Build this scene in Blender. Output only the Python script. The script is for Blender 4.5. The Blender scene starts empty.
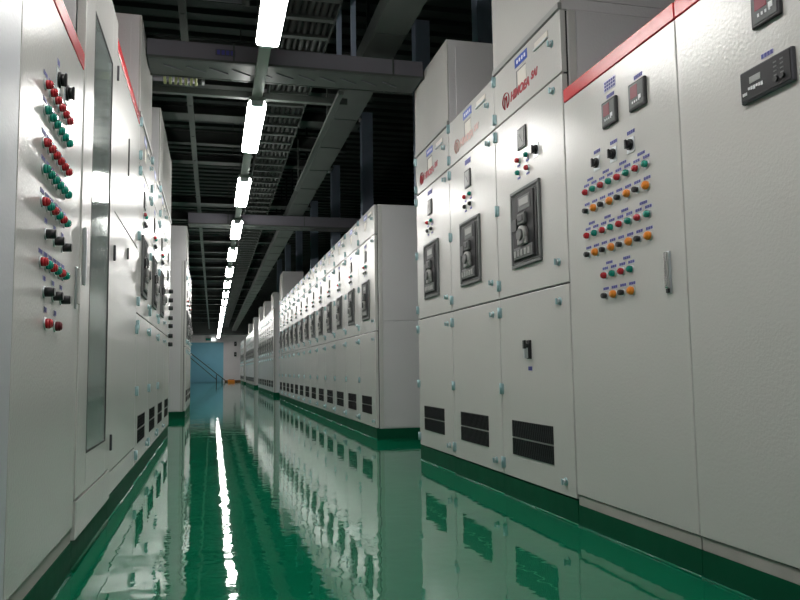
import bpy, bmesh, math, random
from mathutils import Vector, Matrix
random.seed(4)
SC = bpy.context.scene
COL = SC.collection
PI = math.pi

# ------------------------------------------------------------------ materials
def new_mat(name, col, rough=.5, metal=0., spec=.5, bump=None, var=None, emit=None, coat=0., alpha=1., trans=0., ior=1.5):
    m = bpy.data.materials.new(name); m.use_nodes = True
    nt = m.node_tree; b = nt.nodes['Principled BSDF']
    b.inputs['Base Color'].default_value = (*col, 1)
    b.inputs['Roughness'].default_value = rough
    b.inputs['Metallic'].default_value = metal
    b.inputs['Specular IOR Level'].default_value = spec
    b.inputs['IOR'].default_value = ior
    b.inputs['Coat Weight'].default_value = coat
    b.inputs['Transmission Weight'].default_value = trans
    if emit:
        b.inputs['Emission Color'].default_value = (*emit[0], 1)
        b.inputs['Emission Strength'].default_value = emit[1]
    tc = nt.nodes.new('ShaderNodeTexCoord')
    if var:      # (scale, amount): faint dirt and unevenness of the paint itself
        n = nt.nodes.new('ShaderNodeTexNoise'); n.inputs['Scale'].default_value = var[0]; n.inputs['Detail'].default_value = 5
        nt.links.new(tc.outputs['Object'], n.inputs['Vector'])
        mx = nt.nodes.new('ShaderNodeMix'); mx.data_type = 'RGBA'
        mx.inputs[6].default_value = (*[c * (1 - var[1]) for c in col], 1)
        mx.inputs[7].default_value = (*[min(1, c * (1 + var[1])) for c in col], 1)
        nt.links.new(n.outputs['Fac'], mx.inputs[0]); nt.links.new(mx.outputs[2], b.inputs['Base Color'])
    if bump:     # list of (scale, distance)
        prev = None
        for sc, ds in bump:
            n = nt.nodes.new('ShaderNodeTexNoise'); n.inputs['Scale'].default_value = sc; n.inputs['Detail'].default_value = 1.5
            nt.links.new(tc.outputs['Object'], n.inputs['Vector'])
            bp = nt.nodes.new('ShaderNodeBump'); bp.inputs['Strength'].default_value = 1; bp.inputs['Distance'].default_value = ds
            nt.links.new(n.outputs['Fac'], bp.inputs['Height'])
            if prev: nt.links.new(prev.outputs['Normal'], bp.inputs['Normal'])
            prev = bp
        nt.links.new(prev.outputs['Normal'], b.inputs['Normal'])
    return m

M = {}
M['paint'] = new_mat('powder_coat', (.56, .55, .53), .22, spec=.6, bump=[(95, .0009)], var=(1.6, .05))
M['paint_side_lit'] = new_mat('powder_coat_side_lit', (.61, .595, .605), .42, spec=.4, bump=[(95, .0008)], var=(1.3, .06))  # same coat made lighter, light on the side faces put into its colour
M['frame'] = new_mat('frame_paint', (.50, .51, .55), .36, spec=.5, bump=[(95, .0006)])
M['strip'] = new_mat('base_frame', (.40, .37, .35), .5, var=(6, .2))
M['red'] = new_mat('red_trim', (.60, .035, .045), .24, bump=[(95, .0007)])
M['plinth'] = new_mat('green_plinth', (.002, .075, .036), .6, spec=.12, bump=[(14, .002)], var=(5, .25))
M['gasket_gap'] = new_mat('gasket_and_gap_shade', (.02, .02, .022), .7)
M['bead'] = new_mat('glossy_green_sealant', (.01, .16, .09), .12, bump=[(30, .003)])
M['slate'] = new_mat('slate_plastic', (.055, .055, .065), .35)
M['black'] = new_mat('black_plastic', (.012, .012, .014), .35)
M['darkgrey'] = new_mat('dark_plastic', (.020, .020, .022), .5, spec=.3, var=(40, .3))
M['bezel'] = new_mat('grey_bezel', (.14, .145, .145), .5, spec=.3)
M['midgrey'] = new_mat('grey_plastic', (.30, .30, .29), .4)
M['silver'] = new_mat('zinc', (.62, .66, .68), .3, metal=.8)
M['hinge'] = new_mat('pale_hinge', (.34, .49, .52), .35, metal=.35)
M['chrome'] = new_mat('chrome', (.75, .75, .75), .15, metal=1)
M['redlamp'] = new_mat('red_lens', (.50, .015, .025), .22, coat=.5)
M['greenlamp'] = new_mat('green_lens', (.0, .26, .19), .22, coat=.5)
M['orange'] = new_mat('orange_button', (.85, .26, .02), .3)
M['darkred'] = new_mat('dark_red_button', (.13, .012, .02), .3)
M['screen_red'] = new_mat('dark_red_screen', (.20, .012, .03), .15, coat=.5)
M['glass_face'] = new_mat('meter_face', (.34, .34, .33), .5, coat=.0)
M['blue'] = new_mat('blue_plate', (.02, .07, .42), .35)
M['white'] = new_mat('white_mark', (.8, .8, .82), .4)
M['labelblue'] = new_mat('label_ink', (.05, .05, .25), .5)
M['labelgrey'] = new_mat('label_card', (.50, .50, .66), .5)
M['logo'] = new_mat('red_lettering', (.35, .008, .02), .4)
M['logo_pale'] = new_mat('worn_lettering', (.55, .33, .30), .4)
M['paper'] = new_mat('paper_card', (.64, .61, .55), .6)
M['duct'] = new_mat('grey_duct', (.12, .115, .135), .55, metal=.0, var=(3, .2))
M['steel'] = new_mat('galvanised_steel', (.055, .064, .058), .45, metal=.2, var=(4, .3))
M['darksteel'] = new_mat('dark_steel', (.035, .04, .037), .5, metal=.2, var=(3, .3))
M['column'] = new_mat('column_paint', (.28, .33, .43), .5, var=(3, .2))
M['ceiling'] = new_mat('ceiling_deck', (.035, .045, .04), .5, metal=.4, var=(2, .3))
M['wallgrey'] = new_mat('wall_plaster', (.78, .73, .75), .8, var=(1.2, .08))
M['wallfront'] = new_mat('pale_wall', (.6, .6, .6), .85)
M['walldark'] = new_mat('dark_wall', (.10, .105, .11), .85, var=(1, .2))
M['doorblue'] = new_mat('blue_door_paint', (.20, .50, .66), .55, var=(1.5, .12))
M['lamp'] = new_mat('lit_diffuser', (.9, .9, .9), .4, emit=((1., .985, .95), 42.))
M['sign_glow'] = new_mat('sign_added_glow', (.8, .85, .8), .4, emit=((.9, 1., .95), 1.6))  # glow added to the white unit to brighten the end wall
M['rail'] = new_mat('lamp_rail', (.20, .24, .21), .45, metal=.3)
M['cable'] = new_mat('yellow_green_cable', (.35, .38, .16), .5)
M['interior'] = new_mat('cabinet_interior', (.16, .17, .16), .6)
M['brown'] = new_mat('brown_timber', (.16, .08, .04), .7)

def glass_mat():
    m = bpy.data.materials.new('door_glass'); m.use_nodes = True
    nt = m.node_tree; nt.nodes.remove(nt.nodes['Principled BSDF']); L = nt.links.new
    t = nt.nodes.new('ShaderNodeBsdfTransparent'); t.inputs[0].default_value = (.80, .88, .85, 1)
    g = nt.nodes.new('ShaderNodeBsdfGlossy'); g.inputs['Roughness'].default_value = .03; g.inputs[0].default_value = (.95, 1, .98, 1)
    f = nt.nodes.new('ShaderNodeFresnel'); f.inputs[0].default_value = 1.9
    mx = nt.nodes.new('ShaderNodeMixShader'); L(f.outputs[0], mx.inputs[0]); L(t.outputs[0], mx.inputs[1]); L(g.outputs[0], mx.inputs[2])
    g.inputs['Roughness'].default_value = .09
    df = nt.nodes.new('ShaderNodeBsdfDiffuse'); df.inputs[0].default_value = (.55, .62, .60, 1)      # pale tint standing for reflections that lighten the pane
    m2 = nt.nodes.new('ShaderNodeMixShader'); m2.inputs[0].default_value = .22
    L(mx.outputs[0], m2.inputs[1]); L(df.outputs[0], m2.inputs[2])
    L(m2.outputs[0], nt.nodes['Material Output'].inputs['Surface'])
    return m
M['glass'] = glass_mat()

def floor_mat():
    m = bpy.data.materials.new('green_epoxy'); m.use_nodes = True
    nt = m.node_tree; b = nt.nodes['Principled BSDF']; L = nt.links.new
    tc = nt.nodes.new('ShaderNodeTexCoord')
    n = nt.nodes.new('ShaderNodeTexNoise'); n.inputs['Scale'].default_value = .9; n.inputs['Detail'].default_value = 6; n.inputs['Roughness'].default_value = .65
    L(tc.outputs['Object'], n.inputs['Vector'])
    mx = nt.nodes.new('ShaderNodeMix'); mx.data_type = 'RGBA'
    mx.inputs[6].default_value = (.001, .125, .060, 1); mx.inputs[7].default_value = (.003, .175, .088, 1)
    L(n.outputs['Fac'], mx.inputs[0]); L(mx.outputs[2], b.inputs['Base Color'])
    b.inputs['Roughness'].default_value = .03; b.inputs['IOR'].default_value = 1.46
    w = nt.nodes.new('ShaderNodeTexNoise'); w.inputs['Scale'].default_value = 3.2; w.inputs['Detail'].default_value = 1.5
    L(tc.outputs['Object'], w.inputs['Vector'])
    b1 = nt.nodes.new('ShaderNodeBump'); b1.inputs['Distance'].default_value = .0016; b1.inputs['Strength'].default_value = 1
    L(w.outputs['Fac'], b1.inputs['Height'])
    w2 = nt.nodes.new('ShaderNodeTexNoise'); w2.inputs['Scale'].default_value = 16; w2.inputs['Detail'].default_value = 1
    L(tc.outputs['Object'], w2.inputs['Vector'])
    b2 = nt.nodes.new('ShaderNodeBump'); b2.inputs['Distance'].default_value = .0005; b2.inputs['Strength'].default_value = 1
    L(w2.outputs['Fac'], b2.inputs['Height']); L(b1.outputs['Normal'], b2.inputs['Normal'])
    L(b2.outputs['Normal'], b.inputs['Normal'])
    return m
M['floor'] = floor_mat()

# ------------------------------------------------------------------ mesh builder
class MB:
    def __init__(s): s.bm = bmesh.new(); s.mats = []
    def mi(s, mat):
        if mat not in s.mats: s.mats.append(mat)
        return s.mats.index(mat)
    def box(s, x0, x1, y0, y1, z0, z1, mat, bev=0., seg=2):
        g = bmesh.ops.create_cube(s.bm, size=1)
        vs = g['verts']
        for v in vs:
            v.co = Vector(((x0 + x1) / 2 + v.co.x * (x1 - x0), (y0 + y1) / 2 + v.co.y * (y1 - y0), (z0 + z1) / 2 + v.co.z * (z1 - z0)))
        fs = set(f for v in vs for f in v.link_faces)
        k = s.mi(mat)
        for f in fs: f.material_index = k
        if bev:
            es = list(set(e for v in vs for e in v.link_edges))
            r = bmesh.ops.bevel(s.bm, geom=es, offset=bev, segments=seg, profile=.5, affect='EDGES')
            for f in r['faces']: f.material_index = k
        return s
    def cyl(s, c, axis, r, ln, mat, seg=16, r2=None, smooth=True):
        """cylinder starting at c and running ln along axis"""
        axis = Vector(axis).normalized(); c = Vector(c)
        q = axis.to_track_quat('Z', 'Y').to_matrix().to_4x4()
        mt = Matrix.Translation(c + axis * ln / 2) @ q
        g = bmesh.ops.create_cone(s.bm, cap_ends=True, segments=seg, radius1=r, radius2=r if r2 is None else r2, depth=ln, matrix=mt)
        k = s.mi(mat)
        for f in set(f for v in g['verts'] for f in v.link_faces):
            f.material_index = k
            if smooth and len(f.verts) == 4 and abs(f.normal.dot(axis)) < .95: f.smooth = True
        return s
    def bar(s, a, b, w, h, mat):
        """square bar from a to b"""
        a = Vector(a); b = Vector(b); d = b - a; ln = d.length
        q = d.to_track_quat('Z', 'Y').to_matrix().to_4x4()
        g = bmesh.ops.create_cube(s.bm, size=1, matrix=Matrix.Translation((a + b) / 2) @ q @ Matrix.Diagonal((w, h, ln, 1)))
        k = s.mi(mat)
        for f in set(f for v in g['verts'] for f in v.link_faces): f.material_index = k
        return s
    def sphere(s, c, r, mat, sc=(1, 1, 1)):
        g = bmesh.ops.create_uvsphere(s.bm, u_segments=16, v_segments=10, radius=r, matrix=Matrix.Translation(c) @ Matrix.Diagonal((*sc, 1)))
        k = s.mi(mat)
        for f in set(f for v in g['verts'] for f in v.link_faces): f.material_index = k; f.smooth = True
        return s
    def frame(s, x0, x1, y0, y1, z0, z1, w, mat, bev=0.):
        """a rectangular ring in the x-z plane, y0..y1 deep"""
        s.box(x0, x1, y0, y1, z0, z0 + w, mat, bev); s.box(x0, x1, y0, y1, z1 - w, z1, mat, bev)
        s.box(x0, x0 + w, y0, y1, z0 + w, z1 - w, mat, bev); s.box(x1 - w, x1, y0, y1, z0 + w, z1 - w, mat, bev)
        return s
    def build(s, name, parent=None, label=None):
        me = bpy.data.meshes.new(name); s.bm.to_mesh(me); s.bm.free()
        for m in s.mats: me.materials.append(M[m])
        o = bpy.data.objects.new(name, me); COL.objects.link(o)
        if parent: o.parent = parent
        if label: o['label'] = label
        return o

def empty(name, loc=(0, 0, 0), rz=0.):
    o = bpy.data.objects.new(name, None); COL.objects.link(o); o.location = loc; o.rotation_euler = (0, 0, rz); o.empty_display_size = .1
    return o
def tag(o, label, cat, group=None, kind=None):
    if label: o['label'] = label
    if cat: o['category'] = cat
    if group: o['group'] = group
    if kind: o['kind'] = kind
    return o
def copy_tree(o, parent=None):
    kids = list(o.children)
    c = o.copy(); COL.objects.link(c); c.parent = parent
    for k in kids: copy_tree(k, c)
    return c
def struct(o): o['kind'] = 'structure'; return o

# ------------------------------------------------------------------ room
def plane_box(name, *a, mat='wallgrey'):
    return struct(MB().box(*a, mat).build(name))
plane_box('floor', -4.5, 9, -3, 46.2, -.12, 0, mat='floor')
plane_box('wall_back', -4.5, 9, 46, 46.2, 0, 4.95, mat='wallgrey')
plane_box('wall_left', -4.7, -4.5, -3, 46.2, 0, 4.95, mat='walldark')
plane_box('wall_right', 9, 9.2, -3, 46.2, 0, 4.95, mat='walldark')
plane_box('wall_front', -4.5, 9, -3.2, -3, 0, 4.95, mat='wallfront')
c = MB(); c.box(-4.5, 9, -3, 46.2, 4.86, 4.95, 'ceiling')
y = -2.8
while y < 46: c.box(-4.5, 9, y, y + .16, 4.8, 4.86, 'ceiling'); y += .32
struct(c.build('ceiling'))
d = MB().box(-1.35, .60, 45.93, 46.0, 0, 2.34, 'doorblue', .004)
for x in (-1.35, -.375, .56): d.box(x, x + .04, 45.9, 45.93, .02, 2.34, 'doorblue')
for z in (.06, 1.15, 2.28): d.box(-1.35, .60, 45.9, 45.925, z, z + .05, 'doorblue')
door = struct(d.build('door_1'))
MB().frame(-1.43, .68, 45.9, 46.0, -.08, 2.42, .08, 'wallgrey').build('door_frame', door)
MB().cyl((-.30, 45.9, 1.05), (0, -1, 0), .018, .07, 'chrome').cyl((-.30, 45.84, 1.05), (1, 0, 0), .012, .12, 'chrome').build('door_handle', door)
struct(MB().box(-4.5, 9, 45.0, 46.0, 2.78, 4.8, 'darksteel').box(-4.5, 9, 44.96, 45.0, 2.78, 2.84, 'steel').build('added_bulkhead_1'))  # dark bulkhead added to keep the top of the end wall dark
b = MB().box(.68, 9, 45.96, 46, 0, .10, 'brown'); struct(b.build('baseboard_back'))

# ------------------------------------------------------------------ cabinet pieces (local frame: x along the row from the viewer's right, +y towards the viewer, z up)
def hinge(par, u, z, nm='hinge'):
    b = MB().box(u - .018, u + .010, -.004, .008, z - .026, z + .026, 'hinge', .002)
    b.cyl((u - .002, .011, z - .028), (0, 0, 1), .007, .056, 'hinge', 10)
    return b.build(nm, par)
def latch(par, u, z):
    b = MB().cyl((u, -.002, z), (0, 1, 0), .017, .008, 'hinge', 14).cyl((u, .006, z), (0, 1, 0), .012, .010, 'silver', 14)
    b.box(u - .004, u + .004, .016, .023, z - .013, z + .013, 'hinge', .001)
    return b.build('latch', par)
def tri_lamp(par, u, z, mat, name='indicator_lamp', r=.0125, label=None):
    b = MB().cyl((u, 0, z), (0, 1, 0), r + .0028, .004, 'silver', 18).cyl((u, .004, z), (0, 1, 0), r, .009, mat, 18)
    b.cyl((u, .013, z), (0, 1, 0), r, .006, mat, 18, r * .8).cyl((u, .019, z), (0, 1, 0), r * .8, .003, mat, 18, r * .4)
    return b.build(name, par, label)
def selector(par, u, z, s=1., label=None):
    b = MB().box(u - .024 * s, u + .024 * s, 0, .003, z - .030 * s, z + .026 * s, 'silver', .001)
    b.cyl((u, .003, z), (0, 1, 0), .020 * s, .007, 'black', 20).cyl((u, .010, z), (0, 1, 0), .015 * s, .009, 'black', 20)
    k = b.build('selector_switch', par, label)
    MB().box(u - .005 * s, u + .005 * s, .019, .026, z - .017 * s, z + .017 * s, 'black', .002).build('knob', k)
    return k
def knob_button(par, u, z, mat='black', r=.0115, ln=.032, name='push_button'):
    b = MB().cyl((u, 0, z), (0, 1, 0), r + .003, .004, 'silver', 18).cyl((u, .004, z), (0, 1, 0), r, ln - .006, mat, 18).cyl((u, ln - .002, z), (0, 1, 0), r, .003, mat, 18, r * .8)
    return b.build(name, par)
def tagplate(par, u, z, w=.042, h=.013, ink=True, name='label_strip'):
    b = MB().box(u - w / 2, u + w / 2, 0, .0012, z - h / 2, z + h / 2, 'labelgrey')
    n = max(2, int(w / .011))
    for i in range(n):
        x = u - w / 2 + (i + .5) * w / n
        b.box(x - w / n * .42, x + w / n * .42, .0012, .0018, z - h * .42, z + h * .42, 'labelblue')
    return b.build(name, par)
def vent(par, u0, u1, z0, z1):
    b = MB(); zm = (z0 + z1) / 2
    b.box(u0, u1, .0, .0015, z0, zm - .004, 'black').box(u0, u1, 0, .0015, zm + .004, z1, 'black')
    for (a, c_) in ((z0, zm - .004), (zm + .004, z1)):
        b.frame(u0, u1, .0015, .004, a, c_, .0035, 'gasket_gap')
        n = 22
        for i in range(1, n):
            x = u0 + (u1 - u0) * i / n
            b.bar((x - .006, .0028, a + .003), (x + .006, .0028, c_ - .003), .0028, .0024, 'darkgrey')
        for j in (1, 2, 3):
            z = a + (c_ - a) * j / 4
            b.box(u0, u1, .0016, .0036, z - .0012, z + .0012, 'darkgrey')
    return b.build('vent_grille', par)
def breaker(par, u0, u1, z0, z1):
    w = u1 - u0; h = z1 - z0
    X = lambda t: u1 - t * w           # t from the viewer's left
    Z = lambda t: z0 + t * h
    def bx(b, a, c_, e, f, y0, y1, mat, bev=0.): b.box(X(c_), X(a), y0, y1, Z(e), Z(f), mat, bev)
    b = MB(); bx(b, .06, .94, .05, .95, 0, .006, 'black')
    bx(b, .11, .83, .09, .91, .006, .016, 'darkgrey', .003)
    bx(b, .84, .91, .09, .91, .006, .012, 'darkgrey', .002)
    bx(b, .13, .30, .46, .62, .016, .026, 'black', .003)
    bx(b, .33, .74, .70, .88, .016, .019, 'bezel', .001)
    bx(b, .14, .80, .10, .25, .016, .021, 'bezel', .002)
    o = b.build('circuit_breaker', par)
    b = MB(); t = .017
    b.frame(u0, u1, 0, .014, z0, z1, t, 'bezel', .0035)
    b.frame(u0 + t + .004, u1 - t - .004, 0, .010, z0 + t + .004, z1 - t - .004, .004, 'bezel')
    b.build('bezel', o)
    b = MB(); b.cyl((X(.52), .016, Z(.38)), (0, 1, 0), .045 * w / .35, .022, 'midgrey', 24).cyl((X(.52), .038, Z(.38)), (0, 1, 0), .028, .010, 'bezel', 20)
    b.box(X(.66), X(.36), .016, .034, Z(.26), Z(.34), 'midgrey', .006)
    b.build('charging_crank', o)
    b = MB(); bx(b, .37, .62, .52, .66, .016, .032, 'bezel', .004); bx(b, .41, .58, .55, .63, .032, .036, 'black', .002)
    b.build('toggle_block', o)
    b = MB()
    for i in range(5): bx(b, .18 + .12 * i, .25 + .12 * i, .13, .21, .021, .025, 'midgrey', .001)
    b.build('button_row', o)
    b = MB(); bx(b, .38, .70, .76, .85, .019, .021, 'midgrey'); b.build('display', o)
    return o
def meter(par, u, z, w=.105, h=.115, face='glass_face'):
    b = MB().box(u - w / 2, u + w / 2, 0, .008, z - h / 2, z + h / 2, 'black', .003)
    o = b.build('meter', par)
    b = MB().box(u - w * .34, u + w * .34, .008, .0095, z - h * .40, z + h * .40, face)
    b.bar((u - w * .2, .0098, z - h * .25), (u + w * .18, .0098, z + h * .2), .002, .001, 'black')
    b.build('dial', o)
    return o
def digital_meter(par, u, z, w=.105, h=.1):
    b = MB().box(u - w / 2, u + w / 2, 0, .012, z - h / 2, z + h / 2, 'black', .004)
    b.box(u - w * .42, u + w * .42, .012, .014, z - h * .42, z + h * .42, 'bezel', .001)
    o = b.build('digital_meter', par)
    MB().box(u - w * .10, u + w * .32, .014, .015, z - h * .10, z + h * .36, 'screen_red').build('screen', o)
    b = MB()
    for i in range(4): b.box(u + w * (.2 - .13 * i) - .003, u + w * (.2 - .13 * i) + .003, .014, .0155, z - h * .28, z - h * .2, 'white')
    b.box(u - w * .3, u - w * .16, .014, .0155, z - h * .22, z - h * .08, 'white'); b.build('button_marks', o)
    return o
def text_mesh(s, size, name, mat, par, u, z, shear=0., squash=1.):
    cu = bpy.data.curves.new('lettering', 'FONT'); cu.body = s; cu.size = size; cu.shear = shear; cu.extrude = .0006; cu.offset = size * .045
    tmp = bpy.data.objects.new('lettering', cu); COL.objects.link(tmp)
    bpy.context.view_layer.update()
    me = bpy.data.meshes.new_from_object(tmp.evaluated_get(bpy.context.evaluated_depsgraph_get()))
    bpy.data.objects.remove(tmp); bpy.data.curves.remove(cu)
    for v in me.vertices:      # text x -> -u, text y -> z, extrusion -> +y
        x, y_, z_ = v.co; v.co = (u - x * squash, .0012 + z_, z + y_)
    me.materials.clear(); me.materials.append(M[mat])
    o = bpy.data.objects.new(name, me); COL.objects.link(o); o.parent = par
    return o
def emblem(par, u, z, r, mat):
    b = MB(); n = 20
    for i in range(n):
        a = 2 * PI * i / n; a2 = 2 * PI * (i + 1) / n
        if i in (14,15): continue
        b.bar((u + r * math.cos(a), .001, z + r * math.sin(a)), (u + r * math.cos(a2), .001, z + r * math.sin(a2)), r * .22, .0016, mat)
    b.bar((u - r * .4, .001, z - r * 1.0), (u - r * .25, .001, z + r * .55), r * .26, .0016, mat)
    b.bar((u + r * .4, .001, z - r * 1.0), (u + r * .25, .001, z + r * .55), r * .26, .0016, mat)
    b.bar((u - r * .25, .001, z + r * .5), (u, .001, z + r * .1), r * .22, .0016, mat)
    b.bar((u + r * .25, .001, z + r * .5), (u, .001, z + r * .1), r * .22, .0016, mat)
    return b.build('emblem', par)

H2 = 2.2
def base(root, W, D, H, zb=.107, gap=True, plinth_top=.10, side=None, bead=True, mat='paint_side_lit'):
    """body, plinth"""
    b = MB().box(.001, W - .001, -D, -.034, plinth_top, H, mat, .003)
    b.box(.006, W - .006, -.034, -.014, plinth_top + .006, H - .006, 'gasket_gap')  # full dark sheet behind the doors, shade of the gaps put into colour
    b.build('body', root)
    p = MB().box(.0, W, -D + .01, -.004, 0, plinth_top - .0, 'plinth')
    if bead:
        p.cyl((0, -.004, .002), (1, 0, 0), .005, W, 'bead', 10)
    p.build('plinth', root)
    if side is not None:
        u0, u1 = (-.004, .001) if side == 'right' else (W - .001, W + .004)
        for (a, c_) in ((plinth_top + .01, 1.09), (1.10, H - .006)):
            MB().box(u0, u1, -D + .012, -.075, a, c_, mat, .0015).build('side_panel', root)
        MB().box(u0, u1, -.070, -.036, plinth_top + .01, H - .006, 'paint', .0015).build('corner_post', root)
def door(root, W, z0, z1, name, mat='paint', g=.003):
    return MB().box(g, W - g, -.026, 0, z0, z1, mat, .003).build(name, root)

def switchgear(W=.8, D=.8, detail=2, side=None, variant='row', loc=(0, 0, 0), rz=0, logo=True, handle=False):
    r = empty('switchgear_cabinet', loc, rz)
    o = (W - .8) / 2
    base(r, W, D, H2, side=side)
    up = door(r, W, 1.918, 2.197, 'upper_door'); mid = door(r, W, 1.005, 1.910, 'breaker_door'); lo = door(r, W, .108, .997, 'lower_door')
    if detail >= 1:
        # blue plate and card
        pl = MB().box(.355 + o, .505 + o, 0, .0015, 2.128, 2.175, 'blue')
        for i in range(4): pl.box(.375 + o + .03 * i, .392 + o + .03 * i, .0015, .002, 2.143, 2.161, 'white')
        pl.build('name_plate', r)
        MB().box(.372 + o, .488 + o, 0, .001, 2.022, 2.108, 'paper').box(.478 + o, .488 + o, .001, .002, 2.022, 2.108, 'bezel').box(.372 + o, .488 + o, .001, .002, 2.103, 2.108, 'bezel').build('paper_card', r)
        MB().box(.12 + o, .27 + o, 0, .010, 2.118, 2.124, 'silver').box(.125 + o, .265 + o, 0, .003, 2.130, 2.156, 'paper').build('card_holder', r)
        mm = 'logo' if logo != 'pale' else 'logo_pale'
        if detail >= 2 and logo:
            emblem(r, .628 + o, 2.008, .042, mm)
            text_mesh('HIMOEA', .062, 'lettering', mm, r, .572 + o, 1.985, .25, 1.0)
            text_mesh('SAI', .050, 'lettering', mm, r, .318 + o, 2.002, .25)
        elif logo:
            MB().box(.36 + o, .66 + o, 0, .001, 1.985, 2.025, 'logo_pale').build('lettering', r)
    if detail >= 2:
        for z in (2.165, 1.958): hinge(up, W - .014, z)
        for z in (1.862, 1.465, 1.07): hinge(mid, W - .014, z)
        for z in (.930, .540, .168): hinge(lo, W - .014, z)
        latch(up, .09, 2.077)
        for z in (1.863, 1.10): latch(mid, .09, z)
        for z in (.929, .166): latch(lo, .09, z)
    elif detail == 1:
        for dd, z in ((mid, 1.07), (lo, .93), (up, 1.958)): hinge(dd, W - .014, z)
        latch(mid, .09, 1.10); latch(lo, .09, .929)
    breaker(r, .248 + o, .588 + o, 1.130, 1.512)
    meter(r, .44 + o, 1.758, .10, .105)
    if detail >= 1:
        if variant == 'incomer':
            bts = ((.492, 1.659, 'redlamp'), (.385, 1.658, 'greenlamp'), (.492, 1.597, 'greenlamp'), (.385, 1.595, 'redlamp'))
        else:
            bts = ((.492, 1.659, 'redlamp'), (.400, 1.659, 'greenlamp'), (.492, 1.600, 'black'), (.400, 1.600, 'black'))
        for u, z, m_ in bts:
            tri_lamp(r, u + o, z, m_, 'indicator_lamp' if m_ != 'black' else 'push_button')
            if detail >= 2: tagplate(r, u + o, z - .026, .036, .012)
        if variant == 'incomer': selector(r, .285 + o, 1.655, 1.15)
        if variant != 'incomer':
            tagplate(r, .44 + o, 1.862, .10, .034)
    vent(r, .20 + o, .66 + o, .222, .388)
    if handle:
        h = MB().box(.405, .445, 0, .010, .686, .775, 'darkgrey', .003).cyl((.425, .01, .748), (0, 1, 0), .012, .014, 'black').box(.414, .436, .022, .034, .735, .775, 'black', .003).box(.417, .433, .012, .03, .69, .75, 'silver', .003)
        h.build('swing_handle', r); tagplate(r, .425, .642, .045, .022)
    return r

RZ_R, RZ_L = PI / 2, -PI / 2
XR, XB = 1.45, 1.465
# --- right near block: A, B, C
c = switchgear(loc=(XR, 2.876, 0), rz=RZ_R, side='right', variant='incomer', handle=True)
tag(c, 'tall grey switchgear cabinet with dark red lettering and a black swing handle, right foreground', 'cabinet', 'tall cabinets in the right foreground')
c = switchgear(loc=(XR, 3.678, 0), rz=RZ_R, logo='pale')
tag(c, 'middle of three tall grey cabinets in the right foreground, no box on its roof', 'cabinet', 'tall cabinets in the right foreground')
c = switchgear(loc=(XR, 4.480, 0), rz=RZ_R)
tag(c, 'farthest of three tall grey cabinets in the right foreground, tall box on its roof', 'cabinet', 'tall cabinets in the right foreground')

ORD = ['first', 'second', 'third', 'fourth', 'fifth', 'sixth', 'seventh', 'eighth', 'ninth', 'tenth', 'eleventh', 'twelfth', 'thirteenth', 'fourteenth']
def row(proto_first, proto, n, X, Y0, W, rz, labfmt, group):
    for i in range(n):
        src = proto_first if i == 0 else proto
        used = src.get('_used')
        o = src if not used else copy_tree(src)
        src['_used'] = 1
        if '_used' in o and o is not src: del o['_used']
        o.location = (X, Y0 + W * i + (0 if rz > 0 else W), 0); o.rotation_euler = (0, 0, rz)
        tag(o, labfmt % ORD[i], 'cabinet', group)
pf = switchgear(detail=2, side='right', variant='row', logo=False); pn = switchgear(detail=2, logo=False)
row(pf, pn, 13, XB, 6.84, .8, RZ_R, 'grey switchgear cabinet, %s from the near end of the long middle row on the right', 'cabinets of the long right row')
far_first = switchgear(detail=1, side='right', logo=False); far = switchgear(detail=1, logo=False)
row(far_first, far, 8, 1.46, 18.95, .8, RZ_R, 'distant grey cabinet, %s in the second row beyond the long right row', 'cabinets of the distant right row')
p4 = copy_tree(far_first); p4['_used'] = 0
row(p4, far, 9, 1.50, 28.9, .8, RZ_R, 'far grey cabinet, %s in the third row along the right side', 'cabinets of the far right row')
p5 = copy_tree(far_first); p5['_used'] = 0
row(p5, far, 6, 1.50, 38.4, .8, RZ_R, 'tiny far cabinet, %s in the last right row before the end wall', 'cabinets of the last right row')
for o in list(bpy.data.objects):
    if '_used' in o: del o['_used']

# --- red-striped control panels on the right
def control_cabinet(name, loc, rz, W, zb, zs, zt, strip_z, D=.8, door_name='door', side=None):
    r = empty(name, loc, rz)
    base(r, W, D, zs, plinth_top=strip_z, side=None)
    MB().box(.002, W - .002, -.030, -.006, strip_z, zb - .003, 'strip', .002).build('base_frame', r)
    MB().box(.001, W - .001, -.030, .002, zs + .003, zt, 'red', .003).box(.001, W - .001, -D, -.030, zs, zt - .001, 'paint_side_lit').build('red_trim', r)
    return r, door(r, W, zb, zs, door_name, g=.0004)
CB = .128
r, dr = control_cabinet('control_cabinet', (XR, 2.071, 0), RZ_R, .799, CB, 1.770, 1.830, .085)
tag(r, 'wide grey control cabinet with red top stripe and rows of coloured buttons, right foreground', 'cabinet', 'red-striped control cabinets on the right')
Y0 = 2.071
K = .992
cu = lambda Y: Y * K - Y0
cz = lambda z: .65 + (z - .65) * K
cols = [2.283 + .0618 * i for i in range(8)]
for zr, tagz in ((1.348, 1.378), (1.171, 1.201)):
    for i, Yc in enumerate(cols):
        tri_lamp(r, cu(Yc), cz(zr), 'greenlamp' if i % 2 == 0 else 'redlamp')
        tagplate(r, cu(Yc) - .0, cz(zr) + .027, .042, .012)
    for i in range(4): tagplate(r, cu(cols[2 * i]) + .03, cz(zr) + .046, .048, .012)
for zr, tagz in ((1.272, 0), (1.095, 0)):
    for i, Yc in enumerate(cols):
        if i % 2 == 0: tri_lamp(r, cu(Yc), cz(zr), 'orange', 'push_button', .0150)
        else: knob_button(r, cu(Yc) + .002, cz(zr), 'black', .0105, .020, 'selector_switch')
        tagplate(r, cu(Yc), cz(zr) + .027, .042, .012)
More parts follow.
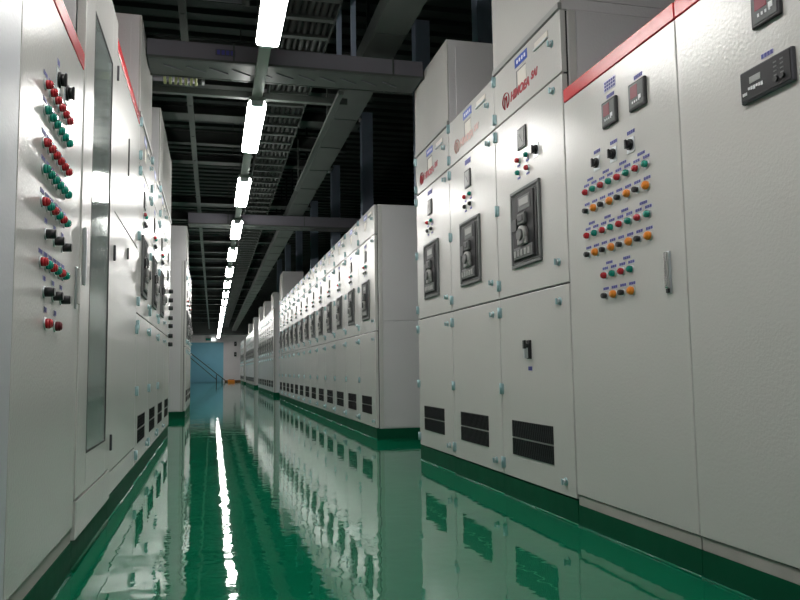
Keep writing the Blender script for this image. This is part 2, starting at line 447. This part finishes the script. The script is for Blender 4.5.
for i in range(4):
    Yc = cols[2 + i]
    tri_lamp(r, cu(Yc), cz(.995), 'greenlamp' if i % 2 == 0 else 'redlamp'); tagplate(r, cu(Yc), cz(.995) + .027, .042, .012)
    if i % 2 == 0: tri_lamp(r, cu(Yc), cz(.917), 'orange', 'push_button', .0150)
    else: knob_button(r, cu(Yc) + .002, cz(.917), 'black', .0105, .020, 'selector_switch')
    tagplate(r, cu(Yc), cz(.917) + .027, .042, .012)
for i in range(2): tagplate(r, cu(cols[2 + 2 * i]) + .03, cz(.995) + .046, .048, .012)
for Yc in (2.626, 2.499, 2.378):
    selector(r, cu(Yc), cz(1.445)); tagplate(r, cu(Yc) - .004, cz(1.445) + .045, .05, .015)
digital_meter(r, 2.485 - Y0, 1.600); digital_meter(r, 2.293 - Y0, 1.600)
tagplate(r, 2.485 - Y0, 1.668, .055, .016); tagplate(r, 2.293 - Y0, 1.668, .055, .016)
b = MB().box(2.445 - Y0, 2.53 - Y0, 0, .0012, 1.690, 1.733, 'labelgrey')
for i in range(3):
    for j in range(5): b.box(2.449 - Y0 + .016 * j, 2.461 - Y0 + .016 * j, .0012, .0018, 1.694 + .013 * i, 1.703 + .013 * i, 'labelblue')
b.build('label_plate', r)
b = MB().box(.078, .104, 0, .006, .882, 1.022, 'silver', .003).box(.082, .100, .006, .016, .900, 1.018, 'chrome', .003).box(.084, .098, .006, .012, .884, .898, 'darkgrey')
b.build('door_handle', r)
for z in (1.72, .5): latch(dr, .03, z) if False else None

r, dr = control_cabinet('control_cabinet', (XR, 1.269, 0), RZ_R, .799, CB, 1.770, 1.830, .085)
tag(r, 'grey control cabinet with a wide black digital display at the right edge of the view', 'cabinet', 'red-striped control cabinets on the right')
Y0 = 1.269
digital_meter(r, 1.655 - Y0, 1.622, .108, .11)
b = MB().box(1.566 - Y0, 1.764 - Y0, 0, .014, 1.372, 1.464, 'slate', .004)
o = b.build('power_display', r)
b = MB().box(1.572 - Y0, 1.758 - Y0,   .014, .016, 1.378, 1.458, 'darkgrey')
b.build('face', o)
b = MB().box(1.680 - Y0, 1.722 - Y0, .016, .0175, 1.420, 1.438, 'midgrey')
for i in range(6): b.box(1.672 - Y0 + .010 * i, 1.679 - Y0 + .010 * i, .016, .0175, 1.400 + .002 * (i % 3), 1.411, 'white')
for i in range(3): b.box(1.735 - Y0 + .006 * i, 1.739 - Y0 + .006 * i, .016, .0175, 1.392, 1.400, 'white')
for i in range(4):
    for j in range(2): b.box(1.595 - Y0 + .024 * j, 1.607 - Y0 + .024 * j, .016, .0168, 1.405 + .012 * i, 1.409 + .012 * i, 'bezel')
b.build('screen', o)
MB().cyl((1.622 - Y0, .016, 1.396), (0, 1, 0), .007, .006, 'black').build('button', o)
MB().cyl((1.598 - Y0, .016, 1.396), (0, 1, 0), .007, .006, 'black').build('button', o)
tagplate(r, 1.668 - Y0, 1.484, .046, .014)

# --- boxes on the roofs
def roof_box(X, Y0_, W, z0, z1, left, label, D=.62, group='busbar boxes on the cabinet roofs'):
    r = empty('busbar_box', (X, Y0_ + (W if left else 0), z0), RZ_L if left else RZ_R)
    b = MB().box(.003, W - .003, -D, -.012, 0.0, z1 - z0, 'paint_side_lit', .004)
    b.box(-.003 if not left else W - .006, .006 if not left else W + .003, -D + .05, -.06, .05, z1 - z0 - .05, 'paint_side_lit')
    b.build('body', r)
    MB().box(.003, W - .003, -.012, .0, .03, z1 - z0, 'paint', .003).build('front_panel', r)
    b = MB().box(.003, W - .003, -.012, .008, 0, .028, 'midgrey', .002)
    b.build('bottom_flange', r)
    tag(r, label, 'busbar box', group)
    return r
roof_box(XR, 2.877, .80, 2.201, 2.80, False, 'grey sheet metal box on the roof of the nearest tall right cabinet')
roof_box(XR, 4.481, .80, 2.201, 2.772, False, 'grey sheet metal box on the roof of the farthest right foreground cabinet')
roof_box(1.46, 18.95, .80, 2.201, 2.60, False, 'grey box on the near end of the second distant right row')
roof_box(1.46, 22.15, .80, 2.201, 2.66, False, 'grey box halfway along the second distant right row')
roof_box(1.46, 24.55, .80, 2.201, 2.70, False, 'grey box on the far end of the second distant right row')
roof_box(1.50, 28.9, .80, 2.201, 2.66, False, 'small grey box on the near end of the third right row')
roof_box(1.50, 32.9, .80, 2.201, 2.66, False, 'small grey box midway along the third right row')
roof_box(1.465, 16.43, .80, 2.201, 2.80, False, 'grey box near the far end of the long right row', .45)

# --- left side
XL = -.441
def left(Yfar): return (XL, Yfar, 0)
# nearest strip cabinet
r, dr = control_cabinet('control_cabinet', left(1.858), RZ_L, .80, .148, 1.690, 1.752, .10)
tag(r, 'pale grey cabinet cut off at the left edge of the view, closest to the camera', 'cabinet')
dr.data = dr.data.copy(); dr.data.materials[0] = M['frame']
# button cabinet: far edge 2.706
Yf = 2.706; W = 2.706 - 1.862
r, dr = control_cabinet('control_cabinet', left(Yf), RZ_L, W, .148, 1.690, 1.752, .10)
tag(r, 'grey control cabinet with red and green button rows and a red top stripe, left foreground', 'cabinet')
lu = lambda Y: Yf - Y
lcols = [2.117 + .0605 * i for i in range(6)]
for z, cs in ((1.420, 'rrrrrr'), (1.350, 'gggggg'), (1.261, 'rrrrrr'), (1.190, 'gggggg'), (1.102, 'rgrgrg'), (.942, 'rgrgrg')):
    for Yc, ch in zip(lcols, cs):
        tri_lamp(r, lu(Yc), z, {'r': 'redlamp', 'g': 'greenlamp'}[ch], r=.0125); tagplate(r, lu(Yc), z + .028, .042, .012)
for z in (1.025, .868):
    for Yc in (2.17, 2.285, 2.40):
        knob_button(r, lu(Yc), z, 'black', .013, .028, 'selector_switch'); tagplate(r, lu(Yc), z + .036, .03, .014)
tri_lamp(r, lu(2.195), .785, 'redlamp', 'push_button', .014); tri_lamp(r, lu(2.325), .785, 'darkred', 'push_button', .014)
tagplate(r, lu(2.195), .822, .03, .016); tagplate(r, lu(2.325), .822, .03, .016)
selector(r, lu(2.28), 1.495, 1.15); selector(r, lu(2.40), 1.500, 1.15)
tagplate(r, lu(2.28), 1.545, .03, .02); tagplate(r, lu(2.40), 1.55, .03, .02)
b = MB().box(.05, .075, 0, .006, .86, 1.0, 'silver', .003).box(.054, .071, .006, .016, .875, .995, 'paint', .003); b.build('door_handle', r)
# glass door cabinet 2.709-3.565
W = .856; Yf = 3.565; HG = 2.265
r = empty('glass_door_cabinet', left(Yf), RZ_L)
tag(r, 'tall grey cabinet with a full-height glass door in the left foreground', 'cabinet')
D = .8
b = MB().box(.001, .03, -D, -.032, .10, HG, 'paint_side_lit').box(W - .03, W - .001, -D, -.032, .10, HG, 'paint_side_lit', .002)
b.box(.03, W - .03, -D, -D + .02, .10, HG, 'paint_side_lit').box(.03, W - .03, -D, -.032, HG - .03, HG, 'paint_side_lit').box(.03, W - .03, -D, -.032, .10, .13, 'paint_side_lit')
b.build('body', r)
MB().box(.0, W, -D + .01, -.004, 0, .10, 'plinth').cyl((0, -.004, .004), (1, 0, 0), .009, W, 'plinth', 10).build('plinth', r)
g0, g1, gz0, gz1 = .16, W - .20, .365, 2.005
dr = MB()
dr.box(.004, g0, -.028, .004, .235, HG - .004, 'paint', .003).box(g1, W - .004, -.028, .004, .235, HG - .004, 'paint', .003)
dr.box(g0, g1, -.028, .004, .235, gz0, 'paint').box(g0, g1, -.028, .004, gz1, HG - .004, 'paint')
dr = dr.build('glass_door', r)
MB().box(g0 - .004, g1 + .004, -.003, .0015, gz0 - .004, gz1 + .004, 'glass').build('glass_pane', dr)
MB().frame(g0, g1, .0015, .005, gz0, gz1, .006, 'gasket_gap').build('seal', dr)
MB().box(.004, W - .004, -.028, .006, .104, .228, 'paint', .002).build('kick_panel', r)
for z in (2.02, 1.186, .345): MB().box(-.001, .014, -.004, .014, z - .035, z + .035, 'slate', .003).build('hinge', dr)
b = MB().box(.06, W - .06, -.16, -.15, .2, HG - .1, 'white'); b.build('mounting_plate', r)  # mounting plate made white and set close to brighten the dark glass
for z in (.5, .85, 1.2, 1.55):
    b = MB()
    for i in range(5): b.box(.14 + .12 * i, .23 + .12 * i, -.15, -.08, z, z + .17, 'midgrey' if i % 2 else 'bezel', .004)
    b.build('relay_row', r)
MB().box(W - .052, W - .030, .004, .016, .95, 1.15, 'silver', .004).build('door_handle', dr)
# wide plain cabinet D 3.567-4.678 with a red stripe at full height
W = 1.108; Yf = 4.677
r = empty('plain_cabinet', left(Yf), RZ_L)
tag(r, 'tall plain grey cabinet with a red stripe on its top edge, beyond the glass door', 'cabinet')
base(r, W, .8, 2.14)
MB().box(.001, W - .001, -.8, .002, 2.143, 2.2, 'red', .003).build('red_trim', r)
up = door(r, W, 1.388, 2.138, 'upper_door'); lo = door(r, W, .215, 1.380, 'lower_door')
MB().box(.003, W - .003, -.026, -.002, .108, .208, 'paint', .002).build('kick_panel', r)
MB().box(.56, .570, 0, .006, 1.68, 1.88, 'darkgrey', .002).build('dark_bar', r)  # slim dark upright bar on the upper door
MB().box(.54, .552, 0, .010, 1.24, 1.30, 'bezel', .003).build('latch', lo)
hinge(lo, .04, .9)
# breaker cabinets E-H on the left
lb = [('first', 4.68), ('second', 5.55), ('third', 6.42)]
W = .868
src = switchgear(W=W, logo=False); first = True
sides = ['nearest of the breaker cabinets beyond the plain red-striped cabinet on the left', 'second breaker cabinet of the left row, behind the nearest one', 'third breaker cabinet of the left row, under the far roof box']
for (nm, y0), lab in zip(lb, sides):
    o = src if first else copy_tree(src); first = False
    o.location = (XL, y0 + W, 0); o.rotation_euler = (0, 0, RZ_L)
    tag(o, 'grey ' + lab, 'cabinet', 'breaker cabinets of the left row')
# last one carries a column of black knobs
W = .9
r = empty('switchgear_cabinet', (XL, 7.29 + W, 0), RZ_L); base(r, W, .8, H2)
door(r, W, 1.918, 2.197, 'upper_door'); door(r, W, 1.005, 1.910, 'breaker_door'); door(r, W, .108, .997, 'lower_door')
for z in (1.46, 1.37, 1.29, 1.19, 1.11, 1.01, .925): knob_button(r, .28, z, 'black', .022, .045, 'rotary_knob')
meter(r, .45, 1.60, .1, .105); meter(r, .45, 1.77, .1, .105)
vent(r, .25, .71, .222, .388)
tag(r, 'last grey cabinet of the left row, with a column of protruding black knobs', 'cabinet')
roof_box(XL, 4.68, .868, 2.201, 2.835, True, 'grey box on the left row roof, just beyond the red stripe')
roof_box(XL, 6.42, 1.76, 2.201, 2.855, True, 'long grey box on the far end of the left row roof')
# left block 2
XL2 = -.368
l2 = switchgear(W=.8, detail=1, side='left', logo=False)
l2.location = (XL2, 10.9 + .8, 0); l2.rotation_euler = (0, 0, RZ_L)
tag(l2, 'grey cabinet standing apart beyond the left row, its plain end wall towards the camera', 'cabinet')
o = switchgear(W=.8, detail=1, logo=False); o.location = (XL2, 11.7 + .8, 0); o.rotation_euler = (0, 0, RZ_L)
tag(o, 'grey cabinet behind the detached one on the left, only a sliver showing', 'cabinet')
o = copy_tree(o); o.location = (XL2, 12.5 + .8, 0)
tag(o, 'last grey cabinet of the detached left group, a thin sliver before the blue door', 'cabinet')
roof_box(XL2, 10.9, .8, 2.201, 2.70, True, 'grey box on the roof of the detached left cabinet')

# ------------------------------------------------------------------ lamps
LX, LZ, LL, LS = .297, 2.55, 1.24, 2.237
def light_fitting():
    r = empty('light_fitting')
    MB().box(-.060, .060, 0, LL, .045, .0728, 'rail', .004).build('housing', r)
    MB().box(-.066, .066, .03, LL - .03, 0, .045, 'lamp', .014).build('diffuser', r)
    for a in (0, LL - .03): MB().box(-.045, .045, a, a + .03, .004, .046, 'silver', .006).build('end_cap', r)
    return r
M['screen_red'].node_tree.nodes['Principled BSDF'].inputs['Roughness'].default_value = .4
lf = light_fitting()
for k in range(-2, 19):  # last fitting is an extra lamp, added to brighten the end wall
    o = lf if k == -2 else copy_tree(lf)
    o.location = (LX, 3.13 + LS * k, LZ)
    lab = ('long bright fluorescent light over the green aisle, %s visible one from the camera' % ORD[k]) if 0 <= k < 14 else ('fluorescent light merging into the far end of the lamp line, whose last lamp is added' if k >= 14 else ('fluorescent light directly above the camera' if k == -1 else 'fluorescent light behind the camera'))
    tag(o, lab, 'ceiling light', 'row of aisle lights' if k < 14 else 'farthest aisle lights')
r = MB().box(LX - .036, LX + .036, .5, 45.5, LZ + .0725, LZ + .098, 'rail').box(LX - .036, LX - .030, .5, 45.5, LZ + .098, LZ + .11, 'rail').box(LX + .030, LX + .036, .5, 45.5, LZ + .098, LZ + .11, 'rail')
rr = empty('lamp_rail', (0, 0, 0)); tag(rr, 'long grey-green rail carrying the aisle lights', 'rail')
r.build('channel', rr)
for k in range(12):
    MB().cyl((LX, 1.8 + 3.6 * k, LZ + .099), (0, 0, 1), .005, 4.8 - LZ - .099, 'steel', 8).build('hanger_rod', rr)

# ------------------------------------------------------------------ overhead ducts, trays, beams
def bridge(y0, x0, x1, lab, z0=2.71, z1=2.83, dep=.30):
    r = empty('busbar_bridge', (0, y0, z0))
    b = MB().box(x0, x1, 0, dep, 0, z1 - z0, 'duct', .004); b.build('duct', r)
    b = MB().box(x0, x1, -.012, 0, -.01, .006, 'steel').box(x0, x1, dep, dep + .012, -.01, .006, 'steel'); b.build('flange', r)
    b = MB().box(x0 + .01, x1 - .01, .01, dep - .01, -.008, -.001, 'steel'); x = x0 + .1  # louvred underside plate in darker steel, shade put into its colour
    while x < x1 - .2: b.bar((x, dep * .35, -.010), (x + .12, dep * .62, -.010), .012, .006, 'duct'); x += .15
    b.build('rib_pattern', r)
    x = x0 + .55
    while x < x1: MB().box(x, x + .012, -.006, dep + .006, -.010, z1 - z0 + .006, 'steel').build('joint_strap', r); x += 1.1
    tag(r, lab, 'duct'); return r
br = bridge(5.0, -.436, 1.44, 'grey busbar duct crossing above the aisle between the nearest roof boxes')
b = MB().box(.0, .13, -.002, 0, .04, .085, 'slate')
for i in range(4): b.box(.01 + .03 * i, .03 + .03 * i, -.003, -.002, .047, .078, 'labelblue')
b.build('label_plate', br)
bridge(11.0, -.36, 3.2, 'grey busbar duct crossing above the aisle from the detached left cabinet', 2.76, 2.913)
# cross struts under the first bridge
def strut(y, z, x0, x1, lab, w=.05, h=.05, mat='steel'):
    o = MB().box(x0, x1, y, y + w, z, z + h, mat, .003).build('cross_beam'); tag(o, lab, 'beam', 'beams across the ceiling'); return o
strut(5.62, 2.70, -.5, 1.0, 'thin steel rail just behind the nearest crossing duct')
k = 0
ys = [2.5, 3.4, 4.3, 6.3, 7.1, 7.9, 8.8, 9.8, 12.2, 13.4, 14.6, 15.8, 17, 18.4, 19.8, 21.4, 23, 25, 27, 29, 31, 33.5, 36, 39, 42]
for i, y in enumerate(ys):
    w, h, z = ((.10, .16, 3.28), (.16, .10, 3.34), (.22, .12, 3.32))[i % 3]
    cr = empty('cross_beam', (0, y, z))
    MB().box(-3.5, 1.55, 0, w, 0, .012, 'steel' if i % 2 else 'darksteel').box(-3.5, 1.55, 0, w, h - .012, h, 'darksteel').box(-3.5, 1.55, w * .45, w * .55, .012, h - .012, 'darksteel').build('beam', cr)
    for x in (-2, 1.48): MB().box(x, x + .03, w / 2 - .015, w / 2 + .015, h, 4.8 - z, 'darksteel').build('hanger', cr)
    tag(cr, ('dark steel beam across the ceiling, %s from the camera' % ORD[i]) if i < 14 else 'dark steel beam across the far ceiling', 'beam', 'beams across the ceiling' if i < 14 else 'beams across the far ceiling')
def tray(x0, x1, z, y0, y1, h, lab, mat='darksteel', rung=.3, solid=False, name='cable_tray'):
    r = empty(name, (0, y0, z))
    b = MB().box(x0, x0 + .012, 0, y1 - y0, 0, h, mat).box(x1 - .012, x1, 0, y1 - y0, 0, h, mat)
    b.box(x0 + .012, x1 - .012, 0, y1 - y0, .0, .004, mat) if solid else None
    b.build('side_rails', r)
    b = MB(); y = .1
    while y < y1 - y0 - .05: b.box(x0 + .012, x1 - .012, y, y + (.10 if solid else .05), -.006 if solid else 0, .02, 'steel'); y += rung
    o = b.build('rungs', r); o['kind'] = 'stuff'
    if not solid:
        o = MB()
        for j in range(7):
            xx = x0 + .04 + (x1 - x0 - .08) * j / 6
            o.cyl((xx, 0, .045), (0, 1, 0), .018 + .006 * (j % 2), y1 - y0, 'darksteel', 8)
        o = o.build('cables', r)
    tag(r, lab, 'cable tray'); return r
tray(.46, .83, 3.12, 2, 44, .10, 'wide dark cable ladder running along the ceiling right of the lights')
tray(1.04, 1.27, 2.92, 2, 44, .13, 'narrow closed steel cable tray along the right side of the ceiling', 'steel', .9, True)
tray(-.24, -.19, 3.02, 2.2, 44, .06, 'slim green-grey channel along the ceiling left of the lights', 'steel', .9, True)
o = MB().bar((.90, 5.32, 2.68), (.90, 8.4, 2.68), .04, .03, 'steel').bar((.90, 6.0, 2.68), (.90, 6.0, 4.8), .012, .012, 'steel').bar((.90, 8.2, 2.68), (.90, 8.2, 4.8), .012, .012, 'steel').build('steel_angle'); tag(o, 'thin steel angle running away under the right cable tray', 'rail')
for x, lab in ((.942, 'steel hanger strut standing on the nearest crossing duct, right one'), (.838, 'steel hanger strut standing on the nearest crossing duct, left one')):
    o = MB().box(x, x + .032, 5.1, 5.14, 2.828, 4.8, 'column').build('hanger_strut'); tag(o, lab, 'hanger')
# pipes near the top left
for i, (y, z, x0, x1, rad) in enumerate(((4.55, 2.98, -1.6, -.15, .035), (5.75, 2.86, -1.5, -.1, .03), (4.9, 3.12, -2, .2, .04))):
    o = MB().cyl((x0, y, z), (1, 0, 0), rad, x1 - x0, 'duct', 14).cyl((x1 - .03, y, z), (1, 0, 0), rad * 1.3, .05, 'steel', 14).build('pipe')
    tag(o, ['grey pipe end above the left roof box', 'thin grey pipe behind the nearest crossing duct', 'fat grey pipe high above the left roof box'][i], 'pipe', 'pipes above the left row')
b = MB()
for i in range(7): b.cyl((-.34 + .035 * i, 5.345, 2.66), (.08 * (i % 3 - 1), -.02, 1), .010, .17, 'cable', 8)
o = b.build('cable_bundle'); tag(o, 'bundle of yellow-green cables beside the left end of the crossing duct', 'cables', kind='stuff')

# columns behind the right row
for i, (y, w) in enumerate(((6.29, .15), (8.42, .17), (11.75, .18), (14.98, .17), (18.3, .17), (21.65, .17), (25, .17), (28.3, .17))):
    r = empty('steel_column', (2.4, y, 0))
    MB().box(-.088, -.074, -w / 2, w / 2, 0, 4.8, 'column').box(.074, .088, -w / 2, w / 2, 0, 4.8, 'column').box(-.074, .074, -.008, .008, 0, 4.8, 'column').build('shaft', r)
    MB().box(-.074, .088, -w / 2 - .004, -w / 2, 0, 4.8, 'column').build('cover_plate', r)
    tag(r, 'blue-grey steel column rising behind the right cabinets, %s from the camera' % ORD[i], 'column', 'columns behind the right row')
    if i in (2, 3, 4):
        o = MB().sphere((2.24, y - .12, 4.66), .06, 'white', (1, 1, .7)).cyl((2.24, y - .12, 4.69), (0, 0, 1), .045, .17, 'column').build('dome_sensor')
        tag(o, 'small pale dome beside the top of the %s steel column' % ORD[i], 'sensor', 'domes at the column tops')

# ------------------------------------------------------------------ far end
r = empty('handrail', (0, 45.2, 0))
MB().bar((-1.45, 0, 1.86), (.70, 0, .10), .06, .05, 'darksteel').build('upper_rail', r)
MB().bar((-1.45, 0, 1.60), (.20, 0, .16), .04, .04, 'darksteel').build('lower_rail', r)
for x in (-1.40, .18, .50): MB().box(x, x + .05, -.02, .03, 0, {-1.40: 1.7, .18: .45, .50: .2}[x], 'darksteel').build('post', r)
tag(r, 'dark sloping handrail in front of the blue door at the far end', 'handrail')
for z, lab in ((1.50, 'lower small dark switch box on the far wall'), (2.12, 'upper small dark switch box on the far wall')):
    o = MB().box(1.22, 1.36, 45.9, 46.0, z, z + .26, 'darkgrey', .01).box(1.26, 1.32, 45.88, 45.9, z + .10, z + .16, 'midgrey').build('switch_box'); tag(o, lab, 'switch')
o = MB().box(-.42, -.12, 45.85, 46.0, 2.45, 2.60, 'greenlamp', .01).box(-.10, .12, 45.85, 46.0, 2.45, 2.60, 'sign_glow', .01).build('door_sign'); tag(o, 'small green and white unit above the blue door, white part given an added glow', 'sign')
o = MB().box(.85, 1.25, 45.0, 45.3, 0, .14, 'orange', .02).box(.9, 1.2, 45.05, 45.25, .14, .16, 'brown').build('crate'); tag(o, 'small orange-brown box on the floor by the far wall', 'box')

# ------------------------------------------------------------------ camera, world, view
f, yaw, pitch, roll, h = 752.29, .244144, .0906915, -.0143525, .65076
cy, sy, cp, sp, cr_, sr = math.cos(yaw), math.sin(yaw), math.cos(pitch), math.sin(pitch), math.cos(roll), math.sin(roll)
fw = Vector((sy * cp, cy * cp, sp)); rt = Vector((cy, -sy, 0)); up = rt.cross(fw)
R = rt * cr_ + up * sr; U = up * cr_ - rt * sr
cam = bpy.data.cameras.new('camera'); co = bpy.data.objects.new('camera', cam); COL.objects.link(co)
m = Matrix((R, U, -fw)).transposed().to_4x4(); m.translation = (0, 0, h); co.matrix_world = m
cam.sensor_width = 36; cam.lens = f / 800 * 36; cam.clip_start = .02; cam.clip_end = 200
SC.camera = co
w = bpy.data.worlds.new('world'); SC.world = w; w.use_nodes = True
w.node_tree.nodes['Background'].inputs[0].default_value = (.5, .55, .6, 1); w.node_tree.nodes['Background'].inputs[1].default_value = .0
vs = SC.view_settings; vs.view_transform = 'Standard'; vs.look = 'None'; vs.exposure = 0; vs.gamma = 1; vs.use_curve_mapping = False
